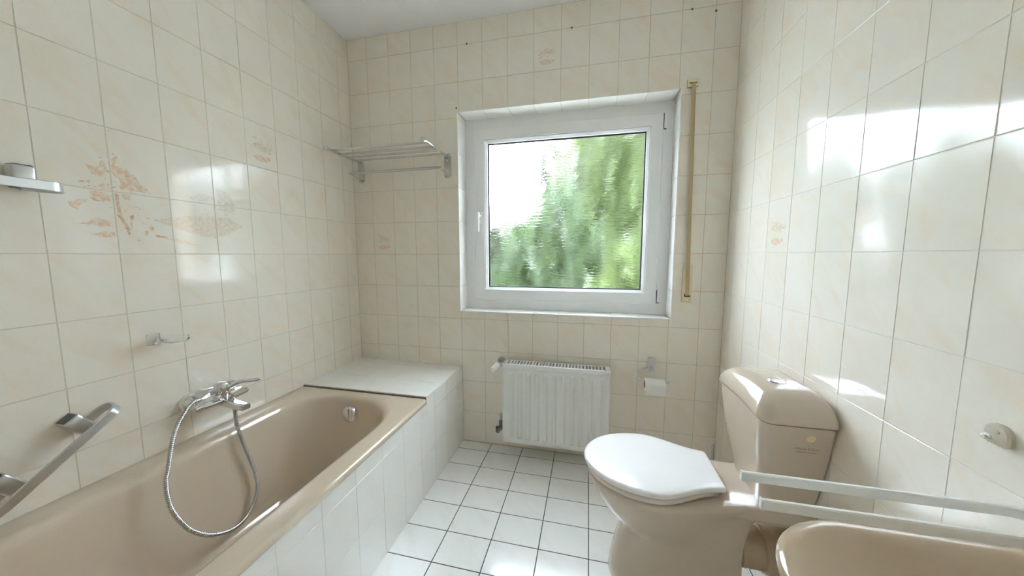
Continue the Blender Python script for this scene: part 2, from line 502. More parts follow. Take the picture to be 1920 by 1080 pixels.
# left wall: u = +y, v = +z, so u x v points into the room (+x)
def left_hook(i, j, t, pts):
    # tile uv: u = y, v = z
    u0, u1 = min(p[0] for p in pts), max(p[0] for p in pts); v0, v1 = min(p[1] for p in pts), max(p[1] for p in pts)
    cu, cv = (u0+u1)/2, (v0+v1)/2
    if -1.30 < cu < -.70 and 1.2 < cv < 1.6:
        P = []
        for k, p in MURAL:
            q = clip_poly(list(p), u0+.001, u1-.001, v0+.001, v1-.001)
            if len(q) > 2: P.append((k, [(a - cu, b - cv) for a, b in q]))
        if P:
            motif(t, P); t['label'] = 'cream tile with part of a peach painted landscape'
    if -.69 < cu < -.55 and 1.61 < cv < 1.80: small_motif(t, 5)
US = lines(-1.2917, TW, YF, 0.0)
tile_field(wall_left, (0,0,0), (0,1,0), (0,0,1), US, ROWS, 'tile', skip=lambda a, b, c, d: d < .45, hook=left_hook)

# right wall: local x -> -y, y -> z, z -> -x
def right_hook(t, cu, cv):
    if -.532 < cu < -.382 and 1.2 < cv < 1.4: small_motif(t, 9)
def place_right():
    us = lines(-1.1304, TW, YF, 0.0)
    for i in range(len(us)-1):
        for j in range(len(ROWS)-1):
            u0, u1, v0, v1 = us[i]+JW/2, us[i+1]-JW/2, ROWS[j]+JW/2, ROWS[j+1]-JW/2
            if min(u1-u0, v1-v0) < .012: continue
            cu, cv, hw, hh = (u0+u1)/2, (v0+v1)/2, (u1-u0)/2, (v1-v0)/2
            me = poly_tile_mesh([(-hw,-hh),(hw,-hh),(hw,hh),(-hw,hh)], 'tile')
            ob = bpy.data.objects.new('tile', me); COL.objects.link(ob); ob.parent = wall_right
            Rm = Matrix(((0,0,-1),(-1,0,0),(0,1,0))).to_4x4()
            t = Matrix.Rotation(wob(.0014), 4, 'X') @ Matrix.Rotation(wob(.0014), 4, 'Y')
            ob.matrix_local = Matrix.Translation((W, cu, cv)) @ Rm @ t
            right_hook(ob, cu, cv)
place_right()

# back wall: normal must be -y : u = +x, v = +z gives -y
def back_hook(i, j, t, pts):
    cu = sum(p[0] for p in pts)/len(pts); cv = sum(p[1] for p in pts)/len(pts)
    if 1.19 < cu < 1.33 and 2.21 < cv < 2.40: small_motif(t, 11)
    if .14 < cu < .28 and 1.21 < cv < 1.40: small_motif(t, 14)
XS = lines(0.1351, TW, 0.0, W)
def back_skip(a, b, c, d): return b < .72 and d < .45
tile_field(wall_back, (0,0,0), (1,0,0), (0,0,1), XS, ROWS, 'tile', hole=(XO0 - .003, XO1 + .003, ZO0 - .003, ZO1 + .003), skip=back_skip, hook=back_hook)
# plugged drill holes in the top joint
for k, (x, z) in enumerate(((.7925, 2.4046), (1.3866, 2.4042), (1.9725, 2.404), (2.080, 2.380), (0.722, 2.06), (1.19, .848))):
    bm = lathe(bmesh.new(), (x, -.0002, z), (0, -1, 0), [(0, .0055), (.0006, .0055), (.0008, .004)], 12)
    obj('drill_hole', bm, 'hole', wall_back)

# floor: 20 x 15 cm tiles, dark joints
FX = lines(0.923, 0.2003, 0.7270, W + .002); FY = lines(0.0668 - 0.1499, 0.1499, YF, 0.0015)
tile_field(floor, (0,0,0), (1,0,0), (0,1,0), FX, FY, 'floor_tile', jw=0.0036, tilt=0.0012)

# window reveal lined with white tiles
rv = bmesh.new()
box(rv, XO0-.004, XO0-.003, .0, REV, ZO0-.003, ZO1+.003)
trim = struct('trim_1', rv, 'tile_white', smooth=False)
BASE[trim] = Vector((0,0,0))
ZR = lines(1.2046, .2, ZO0, ZO1)
XR = lines(0.1351, TW, XO0, XO1)
for i in range(len(ZR)-1):
    if ZR[i+1]-ZR[i] < .015: continue
    place_tile(trim, (XO0, 0, 0), (0,1,0), (0,0,1), [(0.0,ZR[i]+.0006),(REV,ZR[i]+.0006),(REV,ZR[i+1]-.0006),(0.0,ZR[i+1]-.0006)], 'tile_white', tilt=.0008)
    z0, z1 = ZR[i]+.0006, ZR[i+1]-.0006
    o = place_tile(trim, (XO1, 0, 0), (0,-1,0), (0,0,1), [(-REV,z0),(0,z0),(0,z1),(-REV,z1)], 'tile_white', tilt=.0008)
for i in range(len(XR)-1):
    if XR[i+1]-XR[i] < .015: continue
    x0, x1 = XR[i]+.0006, XR[i+1]-.0006
    place_tile(trim, (0, 0, ZO0), (1,0,0), (0,1,0), [(x0,-.004),(x1,-.004),(x1,REV),(x0,REV)], 'tile_white', tilt=.0008)
    place_tile(trim, (0, 0, ZO1), (1,0,0), (0,-1,0), [(x0,-REV),(x1,-REV),(x1,0),(x0,0)], 'tile_white', tilt=.0008)

# ------------------------------------------------------------------ window
def ring(bm, x0, x1, z0, z1, w, ya, yb, slope=0.0):
    """mitred frame: outer rectangle, width w, from ya (room side) to yb; slope pushes the inner edge back"""
    o = [(x0,z0),(x1,z0),(x1,z1),(x0,z1)]; i = [(x0+w,z0+w),(x1-w,z0+w),(x1-w,z1-w),(x0+w,z1-w)]
    b = .003
    ob = [(x0+b,z0+b),(x1-b,z0+b),(x1-b,z1-b),(x0+b,z1-b)]; ib = [(x0+w-b,z0+w-b),(x1-w+b,z0+w-b),(x1-w+b,z1-w+b),(x0+w-b,z1-w+b)]
    mk = lambda p, y: [(a, y, c) for a, c in p]
    loft(bm, [mk(o,yb), mk(o,ya+b), mk(ob,ya), mk(ib,ya+slope), mk(i,ya+slope+b), mk(i,yb), mk(o,yb)], True)
    bmesh.ops.remove_doubles(bm, verts=bm.verts, dist=1e-6)
    return bm
win = struct('window_1', ring(bmesh.new(), XO0-.003, XO1+.003, ZO0-.003, ZO1+.003, .085, REV, .19), 'pvc', angle=30)
BASE[win] = Vector((0,0,0))
SX0, SX1, SZ0, SZ1 = .790, 1.884, .9140, 1.970
sash = obj('sash', ring(bmesh.new(), SX0, SX1, SZ0, SZ1, .066, .106, .175), 'pvc', win, angle=30)
obj('glazing_bead', ring(bmesh.new(), SX0+.0655, SX1-.0655, SZ0+.0605, SZ1-.0665, .0175, .109, .140, .010), 'pvc', sash, angle=30)
obj('gasket', ring(bmesh.new(), SX0+.080, SX1-.080, SZ0+.075, SZ1-.081, .0100, .134, .142), 'gasket', sash, smooth=False)
# obscured glass: one face carries fine rolled ripples that smear the view mostly up and down
M, nt, p = newmat('obscured_ripple_glass')
N = nt.nodes.new; L = nt.links.new
p.inputs['Base Color'].default_value = (.97, .985, .975, 1)
p.inputs['Transmission Weight'].default_value = 1.0
p.inputs['IOR'].default_value = 1.45
p.inputs['Roughness'].default_value = 0.035
tc = N('ShaderNodeTexCoord'); nz = N('ShaderNodeTexNoise')
nz.inputs['Scale'].default_value = 140.0; nz.inputs['Detail'].default_value = 2
L(tc.outputs['Object'], nz.inputs['Vector'])
b = N('ShaderNodeBump'); b.inputs['Strength'].default_value = 0.06; b.inputs['Distance'].default_value = 0.004
L(nz.outputs['Fac'], b.inputs['Height']); L(b.outputs['Normal'], p.inputs['Normal'])
MAT['glass'] = M
def ripple(x, z):
    ph = 2.2*math.sin(9*x + 1.3*math.sin(5*z)) + 1.7*math.sin(23*x + 2.0*math.sin(7*z+1)) + .9*math.sin(61*x + 3*math.sin(11*z))
    a = .62 + .38*math.sin(31*x + 2.5*math.sin(6*z+.5))
    return .00030*a*math.sin(2*math.pi*z/.0090 + ph) + .00012*math.sin(2*math.pi*z/.0173 - 1.4*ph + 40*x) + .00022*math.sin(2*math.pi*z/.061 + 2.1*ph)
gx0, gx1, gz0, gz1 = SX0+.078, SX1-.078, SZ0+.073, SZ1-.079
NXG, NZG = 90, 640
bm = bmesh.new()
ga = [[bm.verts.new((gx0+(gx1-gx0)*i/NXG, .1430 + ripple(gx0+(gx1-gx0)*i/NXG, gz0+(gz1-gz0)*k/NZG), gz0+(gz1-gz0)*k/NZG)) for i in range(NXG+1)] for k in range(NZG+1)]
for a, c in zip(ga[:-1], ga[1:]):
    for i in range(NXG): bm.faces.new((a[i], a[i+1], c[i+1], c[i]))
bk = [bm.verts.new(q) for q in ((gx0, .1490, gz0), (gx1, .1490, gz0), (gx1, .1490, gz1), (gx0, .1490, gz1))]
bm.faces.new(bk)
bm.faces.new([bk[1], bk[0]] + ga[0]); bm.faces.new([bk[3], bk[2]] + ga[-1][::-1])
bm.faces.new([bk[0], bk[3]] + [r_[0] for r_ in ga[::-1]]); bm.faces.new([bk[2], bk[1]] + [r_[-1] for r_ in ga])
obj('pane', bm, 'glass', sash, angle=60)
# handle
bm = box(bmesh.new(), .813, .839, .096, .106, 1.395, 1.465, .004)
cyl(bm, (.826, .098, 1.445), (.826, .072, 1.445), .008, 14)
hd = obj('handle', bm, 'white_plastic', sash)
bm = tube(bmesh.new(), smooth_path([(.826, .074, 1.456), (.826, .064, 1.448), (.826, .062, 1.42), (.826, .066, 1.37), (.826, .070, 1.345)], 6), .009, 12, rfun=lambda i: .0095 - .00012*i)
obj('lever', bm, 'white_plastic', hd)
for z0, z1 in ((1.885, 1.968), (.925, .998)):
    bm = box(bmesh.new(), 1.885, 1.899, .100, .126, z0, z1, .004)
    h = obj('hinge_cover', bm, 'white_plastic', win)
    obj('hinge_gap', box(bmesh.new(), 1.8835, 1.8855, .102, .110, z0+.004, z1-.004), 'gasket', h, smooth=False)
    obj('hinge_gap', box(bmesh.new(), 1.8835, 1.898, .103, .110, z0-.004, z0-.001), 'gasket', h, smooth=False)

# shutter belt beside the window ------------------------------------------------
sh = thing('shutter_belt', 'tan roller shutter belt hanging on the wall right of the window', 'shutter belt', (2.0, 0, .944))
gp = obj('belt_guide', box(bmesh.new(), 1.966, 2.018, -.010, -.0005, 2.036, 2.072, .003), 'strap_plate', sh)
obj('slot', box(bmesh.new(), 1.974, 2.010, -.0108, -.0095, 2.051, 2.056), 'black', gp, smooth=False)
obj('belt', strip(bmesh.new(), [(1.993, -.013, 2.052), (1.994, -.016, 2.03), (2.009, -.014, 1.15), (2.0125, -.012, .985), (2.0125, -.006, .978)], (1, 0, 0), .0185, .0022, .0006), 'strap', sh, angle=20)
wp = obj('winder_plate', box(bmesh.new(), 1.9868, 2.0345, -.009, -.0005, .944, 1.143, .003), 'strap_plate', sh)
obj('slot', box(bmesh.new(), 2.0, 2.028, -.0098, -.0085, .975, .984), 'black', wp, smooth=False)
obj('slot', box(bmesh.new(), 1.9985, 2.003, -.0098, -.0085, .975, .992), 'black', wp, smooth=False)
obj('screw', lathe(bmesh.new(), (2.0125, -.0085, .960), (0, -1, 0), [(0, .0036), (.0012, .0036), (.0018, .0026)], 12), 'dull_chrome', wp)

# ------------------------------------------------------------------ tiled bath surround and tub
AX = 0.732; LZ = 0.5000; LY = -0.4755
su = thing('bath_surround', 'white tiled panel and end ledge boxing in the beige bathtub', 'bath surround', (AX, -1.3, 0))
obj('apron_panel', box(bmesh.new(), AX-.045, AX-G, YF, 0, 0, .466), 'grout', su, smooth=False)
obj('ledge_block', box(bmesh.new(), .001, AX-G, LY+.003, 0, 0, LZ-G), 'grout', su, smooth=False)
AZ = [0.0, .2046, .4046, .466]
AY = lines(1.2917, TW, 0.0, -YF)
# apron: normal +x, u = +y, v = +z
ys = [-a for a in AY][::-1]
tile_field(su, (AX, 0, 0), (0,1,0), (0,0,1), ys, [0.0, .2046, .4046, .4665], 'tile_white', skip=lambda a, b, c, d: c > .4 and b > LY + .01)
tile_field(su, (AX, 0, 0), (0,1,0), (0,0,1), [LY] + [y for y in ys if y > LY + .02], [.4046, LZ - .003], 'tile_white')
tile_field(su, (0, 0, LZ), (1,0,0), (0,1,0), lines(.1351, TW, 0.0, AX), [LY, -.296, -.098, 0.0], 'tile_white')

def rect_ring(x0, x1, y0, y1, r, z): return rrect(x0, x1, y0, y1, r, 12, z)
tubt = thing('bathtub', 'beige enamel bathtub set into the white tiled surround', 'bathtub', (.36, -1.33, .06))
bm = bmesh.new()
ox0, ox1, oy0, oy1 = .0015, .7385, -2.20, LY - .0035
rings = []
for d, z in ((0.004, .4665), (0, .470), (0, .484), (.0015, .4885), (.005, .4912), (.012, .4922)):
    rings.append(rect_ring(ox0+d*.3, ox1-d, oy0+d, oy1-d, .016, z))
ix0, ix1, iy0, iy1 = .088, .655, -2.10, -.530
ri = (.24, .20, .16, .16)
for d, z in ((-.016, .4905), (-.006, .4890), (.004, .4840), (.011, .4750), (.016, .4620)):
    rings.append(rect_ring(ix0+d, ix1-d, iy0+d, iy1-d, tuple(a-d*.5 for a in ri), z))
bx0, bx1, by0, by1 = .175, .570, -1.74, -.680
steps = 12
for k in range(1, steps+1):
    t = k / steps
    z = .462 - (.462-.125) * t
    e = t ** 1.25
    rr = tuple(a + (.15 - a) * e for a in ri)
    rings.append(rect_ring(ix0+.016+(bx0-ix0-.016)*e, ix1-.016+(bx1-ix1+.016)*e, iy0+.016+(by0-iy0-.016)*(t**.9), iy1-.016+(by1-iy1+.016)*e, rr, z))
for d, z in ((.022, .103), (.05, .092), (.09, .087), (.14, .084)):
    rings.append(rect_ring(bx0+d, bx1-d, by0+d, by1-d, max(.05, .15-d*.6), z))
loft(bm, rings, True, False, True)
obj('tub_shell', bm, 'tub', tubt, angle=60)
ov = obj('overflow_cover', lathe(bmesh.new(), (.365, -.5585, .415), (0, -1, .06), [(0, .040), (.010, .040), (.020, .0385), (.0225, .035), (.0235, .0)], 32), 'chrome', tubt)
obj('overflow_groove', box(bmesh.new(), .3635, .3665, -.5832, -.5815, .386, .447), 'dull_chrome', ov, smooth=False)
obj('drain', lathe(bmesh.new(), (.372, -.86, .0845), (0, 0, 1), [(0, .032), (.003, .032), (.005, .028), (.006, 0.0)], 28), 'chrome', tubt)
obj('rim_seal', box(bmesh.new(), .002, AX-.004, LY-.006, LY+.003, .484, LZ-.0045), 'seal', tubt, smooth=False)

# ------------------------------------------------------------------ bath mixer with hand shower and hose
mx = thing('bath_mixer', 'chrome single lever bath mixer on the wall above the tub', 'tap', (0, -.925, .62))
for y in (-1.0, -.85):
    obj('escutcheon', lathe(bmesh.new(), (.0005, y, .63), (1, 0, 0), [(0, .0345), (.004, .0345), (.012, .033), (.022, .028), (.030, .021), (.036, .0165), (.050, .0155)], 32), 'chrome', mx)
bm = bmesh.new()
secs = []
for y, r, x in ((-1.028, .010, .058), (-1.024, .0165, .058), (-1.012, .0195, .058), (-.99, .0205, .060), (-.95, .0215, .066), (-.925, .0225, .07), (-.90, .0215, .066), (-.86, .0205, .060), (-.838, .0195, .058), (-.828, .0165, .058), (-.824, .010, .058)):
    secs.append([Vector((x + r*1.15*math.cos(a), y, .620 + r*.82*math.sin(a))) for a in [2*math.pi*i/24 for i in range(24)]])
loft(bm, secs, True, True, True)
obj('body', bm, 'chrome', mx)
bm = bmesh.new()
secs = []
for x, w, h, z in ((.06, .020, .016, .618), (.09, .021, .0155, .614), (.125, .020, .0135, .606), (.16, .018, .0125, .601), (.182, .017, .0125, .600), (.190, .013, .0095, .600)):
    secs.append([Vector((x, -.925 + s[0]*w, z + s[1]*h)) for s in [(max(-1, min(1, 1.25*math.cos(a))), max(-1, min(1, 1.25*math.sin(a)))) for a in [2*math.pi*i/32 for i in range(32)]]])
loft(bm, secs, True, True, True)
obj('spout', bm, 'chrome', mx)
obj('cartridge', lathe(bmesh.new(), (.070, -.925, .628), (0, 0, 1), [(0, .021), (.014, .0235), (.018, .0265), (.046, .0265), (.054, .026), (.061, .0235), (.065, .016), (.066, 0)], 32), 'chrome', mx)
bm = bmesh.new()
secs = []
la = Vector((.095, .055, 0)).normalized(); lw = Vector((-la.y, la.x, 0))
for s, w, h, z in ((.012, .009, .010, .664), (.030, .0105, .0115, .671), (.050, .0105, .0105, .682), (.075, .0150, .0095, .689), (.100, .0160, .0090, .690), (.122, .0125, .0070, .688), (.130, .005, .003, .687)):
    c = Vector((.070, -.925, z)) + la * s
    secs.append([c + lw*w*math.cos(a) + Vector((0, 0, h*math.sin(a))) for a in [2*math.pi*i/20 for i in range(20)]])
loft(bm, secs, True, True, True)
obj('lever', bm, 'chrome', mx)
obj('diverter_knob', lathe(bmesh.new(), (.110, -.925, .614), (0, 0, 1), [(0, .008), (.014, .008), (.016, .010), (.026, .010), (.028, .007), (.028, 0)], 20), 'chrome', mx)
obj('shower_outlet', lathe(bmesh.new(), (.112, -.9150, .600), (0, 0, -1), [(0, .0105), (.016, .0105), (.018, .0088), (.032, .0082)], 20), 'chrome', mx)
obj('shower_cradle', box(bmesh.new(), .075, .105, -.968, -.952, .632, .652, .004), 'chrome', mx)

hs = thing('hand_shower', 'chrome hand shower resting across the back of the mixer', 'hand shower', (.085, -.93, .66))
bm = lathe(bmesh.new(), (.098, -1.0207, .6633), Vector((-.030, .075, .004)), [(0, .0068), (.004, .0075), (.030, .0095), (.032, .0105), (.036, .0105), (.038, .0095), (.075, .0105), (.110, .011), (.125, .0095)], 20)
obj('handle', bm, 'chrome', hs)
bm = lathe(bmesh.new(), (.052, -.893, .676), Vector((.3, .12, -1)), [(-.008, .008), (-.004, .018), (.004, .026), (.012, .0275), (.015, .025), (.0155, 0)], 28)
obj('spray_head', bm, 'chrome', hs)

HP = [(0.098,-1.0207,0.6633),(0.1,-1.046,0.6625),(0.11,-1.0821,0.6403),(0.13,-1.1304,0.5804),(0.15,-1.1648,0.4902),(0.16,-1.1794,0.4549),(0.178,-1.1879,0.3987),(0.195,-1.1828,0.3449),(0.21,-1.1536,0.2708),(0.22,-1.1003,0.2094),(0.21,-1.0234,0.1672),(0.195,-0.954,0.1734),(0.175,-0.9028,0.2237),(0.16,-0.8937,0.2979),(0.14,-0.9085,0.4101),(0.12,-0.9174,0.5045),(0.112,-0.9150,0.5700)]
path = smooth_path(HP, 40)
# resample evenly so that the metal coils are regular
res, acc, step = [path[0]], 0.0, .00105
for a, b in zip(path[:-1], path[1:]):
    L_ = (b-a).length
    while acc + L_ >= step:
        t = (step-acc)/L_; a = a + (b-a)*t; res.append(a); L_ = (b-a).length; acc = 0.0
    acc += L_
hose = obj('shower_hose', tube(bmesh.new(), res, .0068, 10, rfun=lambda i: (.0052, .0070, .0077, .0078, .0070, .0052)[i % 6]), 'dull_chrome')
tag(hose, 'ribbed metal shower hose hanging in a loop from the mixer into the tub', 'shower hose')

# ------------------------------------------------------------------ bent flat-bar rails on the left wall
def wall_rail(name, label, cat, p0, axis, length, h_out, ce, off, bw):
    """flat bar along axis in front of the left wall, both ends folded back into upright wall blocks"""
    ax = Vector(axis).normalized(); wd = ax.cross(Vector((1, 0, 0))).normalized()
    X = Vector((1, 0, 0)); p0 = Vector(p0); x0 = .024
    r = (h_out - x0) / 2
    t = thing(name, label, cat, p0)
    q0 = p0 + wd*off
    pts = [q0 + X*x0 - ax*.004] + arc(q0 + ax*ce + X*(x0+r), -X, ax, r, 0, math.pi, 18)
    q1 = q0 - ax*length
    pts += arc(q1 - ax*ce + X*(x0+r), X, -ax, r, 0, math.pi, 18) + [q1 + X*x0 + ax*.004]
    obj('bar', strip(bmesh.new(), pts, wd, bw, .0075, .002), 'alu', t, angle=30)
    Rm = Matrix((X, ax, wd)).transposed().to_4x4()
    for c in (p0, p0 - ax*length):
        b = bmesh.new(); tb = bmesh.new(); box(tb, .0008, .043, -.0195, .0195, -.029, .029, .0055, 3)
        merge(b, tb, Matrix.Translation(c) @ Rm)
        bo = obj('mounting_block', b, 'alu', t)
        for w in (-.0303, .0287):
            b2 = bmesh.new(); tb = bmesh.new(); box(tb, .005, .039, -.016, .016, w, w+.0016, .0005, 1)
            merge(b2, tb, Matrix.Translation(c) @ Rm)
            obj('end_cap', b2, 'alu_dark', bo)
    return t
wall_rail('grab_rail', 'slanted brushed metal grab rail above the rim of the bathtub', 'grab rail', (0, -1.292, .700), (0, .81, .585), .165, .086, .042, .014, .025)
wall_rail('towel_rail', 'short level metal towel rail high on the left wall beside the painted landscape', 'towel rail', (0, -1.327, 1.409), (0, 1, 0), .42, .080, .026, .0235, .026)

# clear soap dish -------------------------------------------------------------------
sd = thing('soap_dish', 'small clear plastic soap dish on the wall above the mixer', 'soap dish', (0, -1.085, .89))
bm = box(bmesh.new(), .0006, .012, -1.103, -1.068, .884, .924, .003, 2)
obj('wall_plate', bm, 'clear', sd)
bm = bmesh.new()
cen = Vector((.065, -1.062, .905)); rings = []
for k, (s, z) in enumerate(((1.0, .006), (1.03, .0), (1.0, -.004), (.82, -.010), (.4, -.012), (.02, -.012))):
    rings.append([cen + Vector((.050*s*math.cos(a), .036*s*math.sin(a), z)) for a in [2*math.pi*i/32 for i in range(32)]])
rings2 = [[v + Vector((0, 0, .003)) for v in [cen + (q - cen)*.95 for q in r]] for r in rings[1:]]
loft(bm, [rings2[-1]] + rings2[-2::-1] + rings, True, True, True)
obj('dish', bm, 'clear', sd)
bm = bmesh.new()
strip(bm, [(.012, -1.085, .898), (.03, -1.082, .901), (.05, -1.076, .900)], (0, 1, 0), .026, .006)
obj('arm', bm, 'clear', sd)
obj('screw', lathe(bmesh.new(), (.0162, -1.085, .889), (1, 0, 0), [(0, .004), (.0015, .004), (.002, .003)], 12), 'dull_chrome', sd)

# ------------------------------------------------------------------ chrome towel shelf on the back wall
ts = thing('towel_shelf', 'chrome towel shelf of thin rods mounted left of the window', 'towel shelf', (.36, 0, 1.66))
for x in (.066, .662):
    b = bmesh.new()
    rg = []
    for y, d in ((-.0006, 0), (-.006, 0), (-.009, .003)):
        rg.append([Vector((p.x, y, p.y)) for p in rrect(x-.022+d, x+.022-d, 1.660+d, 1.806-d, .021-d, 8)])
    loft(b, rg, True, True, True)
    pl = obj('wall_plate', b, 'dull_chrome', ts)
    for z in (1.676, 1.79):
        obj('screw', lathe(bmesh.new(), (x, -.0085, z - (.0 if z < 1.7 else .03)), (0, -1, 0), [(0, .006), (.002, .006), (.003, .004)], 14), 'chrome', pl)
    b = cyl(bmesh.new(), (x, -.006, 1.790), (x, -.298, 1.789), .0078, 14)
    obj('arm', b, 'chrome', ts)
    obj('end_knob', lathe(bmesh.new(), (x + (-.010 if x < .3 else -.012), -.300, 1.789), (1, 0, 0), [(0, .009), (.003, .0125), (.019, .0125), (.022, .009)], 20), 'chrome', ts)
    b = tube(bmesh.new(), smooth_path([(x, -.006, 1.672), (x, -.05, 1.684), (x, -.108, 1.697)], 6), .0058, 12)
    obj('rod_arm', b, 'chrome', ts)
    obj('end_knob', lathe(bmesh.new(), (x - .009, -.110, 1.697), (1, 0, 0), [(0, .006), (.003, .009), (.015, .009), (.018, .006)], 18), 'chrome', ts)
for y in (-.254, -.180, -.116, -.050):
    obj('shelf_rod', cyl(bmesh.new(), (.066, y, 1.791), (.662, y, 1.791), .0062, 12), 'dull_chrome', ts)
obj('towel_rod', cyl(bmesh.new(), (.066, -.110, 1.697), (.662, -.110, 1.697), .0078, 14), 'dull_chrome', ts)

# ------------------------------------------------------------------ radiator
rd = thing('radiator', 'white ribbed panel radiator hanging under the window', 'radiator', (1.327, -.08, .1))
rx0, rx1, rz0, rz1, ryf, ryb = 1.027, 1.627, .100, .576, -.122, -.045
bm = bmesh.new()
nx, nz_ = 145, 40
def rib(x, z):
    u = (x - rx0 - .030) / .0493
    k = abs((u % 1.0) - .5) * .0493
    ins = max(0.0, min(1.0, (k - .0065) / .006))
    zz = min(1.0, max(0.0, (z - rz0 - .028) / .010)) * min(1.0, max(0.0, (rz1 - .045 - z) / .010))
    xx = 1.0 if rx0 + .018 < x < rx1 - .018 else 0.0
    return -.010 * (1-ins) * zz * xx
zl = sorted(set([rz0 + .005 + (rz1-rz0-.03)*i/nz_ for i in range(nz_+1)] + [rz0+.028+.002*i for i in range(6)] + [rz1-.055+.002*i for i in range(6)]))
grid = [[bm.verts.new((rx0+.004+(rx1-rx0-.008)*i/nx, ryf + rib(rx0+.004+(rx1-rx0-.008)*i/nx, z), z)) for i in range(nx+1)] for z in zl]
for a, c in zip(grid[:-1], grid[1:]):
    for i in range(nx): bm.faces.new((a[i], a[i+1], c[i+1], c[i]))
obj('front_panel', bm, 'radiator', rd, angle=60)
bm = box(bmesh.new(), rx0+.010, rx1-.010, ryf+.002, ryf+.014, rz0, rz1-.022)
box(bm, rx0+.010, rx1-.010, ryb-.012, ryb, rz0, rz1-.022)
obj('water_panel', bm, 'radiator', rd, smooth=False)
bm = bmesh.new()
for i in range(46):
    x = rx0 + .030 + .0118*i
    box(bm, x, x+.002, ryf+.014, ryb-.012, rz0+.03, rz1-.045)
f = obj('convector_fins', bm, 'radiator_dark', rd, smooth=False); f['kind'] = 'stuff'
for x0, x1 in ((rx0, rx0+.006), (rx1-.006, rx1)):
    obj('side_cover', box(bmesh.new(), x0, x1, ryf-.004, ryb+.002, rz0+.004, rz1-.002, .0015), 'radiator', rd)
bm = bmesh.new()
box(bm, rx0+.001, rx1-.001, ryf-.0045, ryf+.009, rz1-.026, rz1, .002)
box(bm, rx0+.001, rx1-.001, ryb-.009, ryb+.002, rz1-.02, rz1, .002)
box(bm, rx0+.001, rx0+.024, ryf, ryb, rz1-.004, rz1); box(bm, rx1-.024, rx1-.001, ryf, ryb, rz1-.004, rz1)
ng = 30; pitch = (rx1-rx0-.048)/ng
for i in range(1, ng):
    x = rx0+.024+pitch*i
    box(bm, x-.0042, x+.0042, ryf+.004, ryb-.004, rz1-.004, rz1-.0002)
obj('top_grille', bm, 'radiator', rd, smooth=False)
for x in (1.12, 1.53):
    obj('wall_bracket', box(bmesh.new(), x-.014, x+.014, ryb, -.0006, .20, .46, .002), 'radiator', rd)
# thermostatic valve, upper left
v = obj('valve_body', tube(bmesh.new(), [(.992, -.0010, .552), (.992, -.060, .552)], .0095, 14), 'brass', rd)
obj('rosette', lathe(bmesh.new(), (.992, -.0008, .552), (0, -1, 0), [(0, .025), (.003, .025), (.008, .019), (.010, .012)], 24), 'brass', v)
bm = lathe(bmesh.new(), (.992, -.078, .550), (0, 1, 0), [(0, .011), (.003, .0125), (.024, .0125), (.028, .010)], 18)
cyl(bm, (.985, -.066, .552), (1.030, -.072, .548), .0115, 16, .002)
obj('valve_nut', bm, 'dull_chrome', v)
td = Vector((-.30, -.90, -.22)).normalized()
bm = bmesh.new()
n = 40; pr = ((0, .012), (.006, .0155), (.010, .0185), (.040, .0185), (.046, .0165), (.060, .0165), (.066, .0150), (.067, .0))
u, w_ = frame_of(td); p0 = Vector((.990, -.070, .550)); rings = []
for s, r in pr:
    rings.append([p0 + td*s + (u*math.cos(2*math.pi*i/n)+w_*math.sin(2*math.pi*i/n))*max(1e-5, r*(1 - (.06 if (i//2) % 2 and .008 < s < .042 else 0))) for i in range(n)])
loft(bm, rings, True, True, True)
obj('thermostat_head', bm, 'white_plastic', v)
v = obj('return_valve', tube(bmesh.new(), [(1.0, -.001, .196), (1.0, -.060, .196)], .009, 14), 'brass', rd)
obj('rosette', lathe(bmesh.new(), (1.0, -.0008, .196), (0, -1, 0), [(0, .024), (.003, .024), (.008, .018), (.010, .012)], 24), 'brass', v)
bm = cyl(bmesh.new(), (1.002, -.062, .20), (1.002, -.068, .145), .0125, 16, .002)
cyl(bm, (.972, -.068, .150), (1.032, -.068, .160), .011, 16, .002); cyl(bm, (1.0, -.075, .160), (.985, -.100, .140), .011, 14, .002)
obj('valve_nut', bm, 'alu_dark', v)

# ------------------------------------------------------------------ toilet paper holder and roll
ph = thing('paper_holder', 'chrome toilet paper holder on the wall beside the radiator', 'paper holder', (1.853, 0, .56))
obj('wall_block', box(bmesh.new(), 1.836, 1.866, -.034, -.0006, .560, .634, .004, 3), 'alu', ph)
wire = smooth_path([(1.842, -.040, .582), (1.81, -.042, .582), (1.785, -.045, .570), (1.777, -.047, .548), (1.784, -.050, .527), (1.803, -.052, .516), (1.835, -.053, .513), (1.88, -.053, .512), (1.928, -.053, .512), (1.934, -.053, .519)], 8)
obj('wire_hook', tube(bmesh.new(), wire, .0042, 12), 'chrome', ph)
obj('wire_clamp', cyl(bmesh.new(), (1.848, -.030, .580), (1.838, -.042, .582), .007, 12), 'chrome', ph)
pr_ = thing('toilet_paper_roll', 'nearly used roll of white toilet paper on the chrome holder', 'toilet paper', (1.865, -.053, .45))
bm = bmesh.new(); ry, rz, ro = -.053, .4960, .033
c = Vector((1.812, ry, rz))
ringsets = []
for x, r in ((1.812, .022), (1.812, ro), (1.914, ro), (1.914, .022), (1.812, .022)):
    ringsets.append([Vector((x, ry + r*math.cos(2*math.pi*i/36), rz + r*math.sin(2*math.pi*i/36))) for i in range(36)])
loft(bm, ringsets, True)
bmesh.ops.remove_doubles(bm, verts=bm.verts, dist=1e-6)
obj('roll', bm, 'paper', pr_)
bm = bmesh.new()
ringsets = [[Vector((x, ry + r*math.cos(2*math.pi*i/30), rz + r*math.sin(2*math.pi*i/30))) for i in range(30)] for x, r in ((1.811, .0195), (1.811, .0218), (1.915, .0218), (1.915, .0195), (1.811, .0195))]
loft(bm, ringsets, True)
obj('core', bm, 'card', pr_)
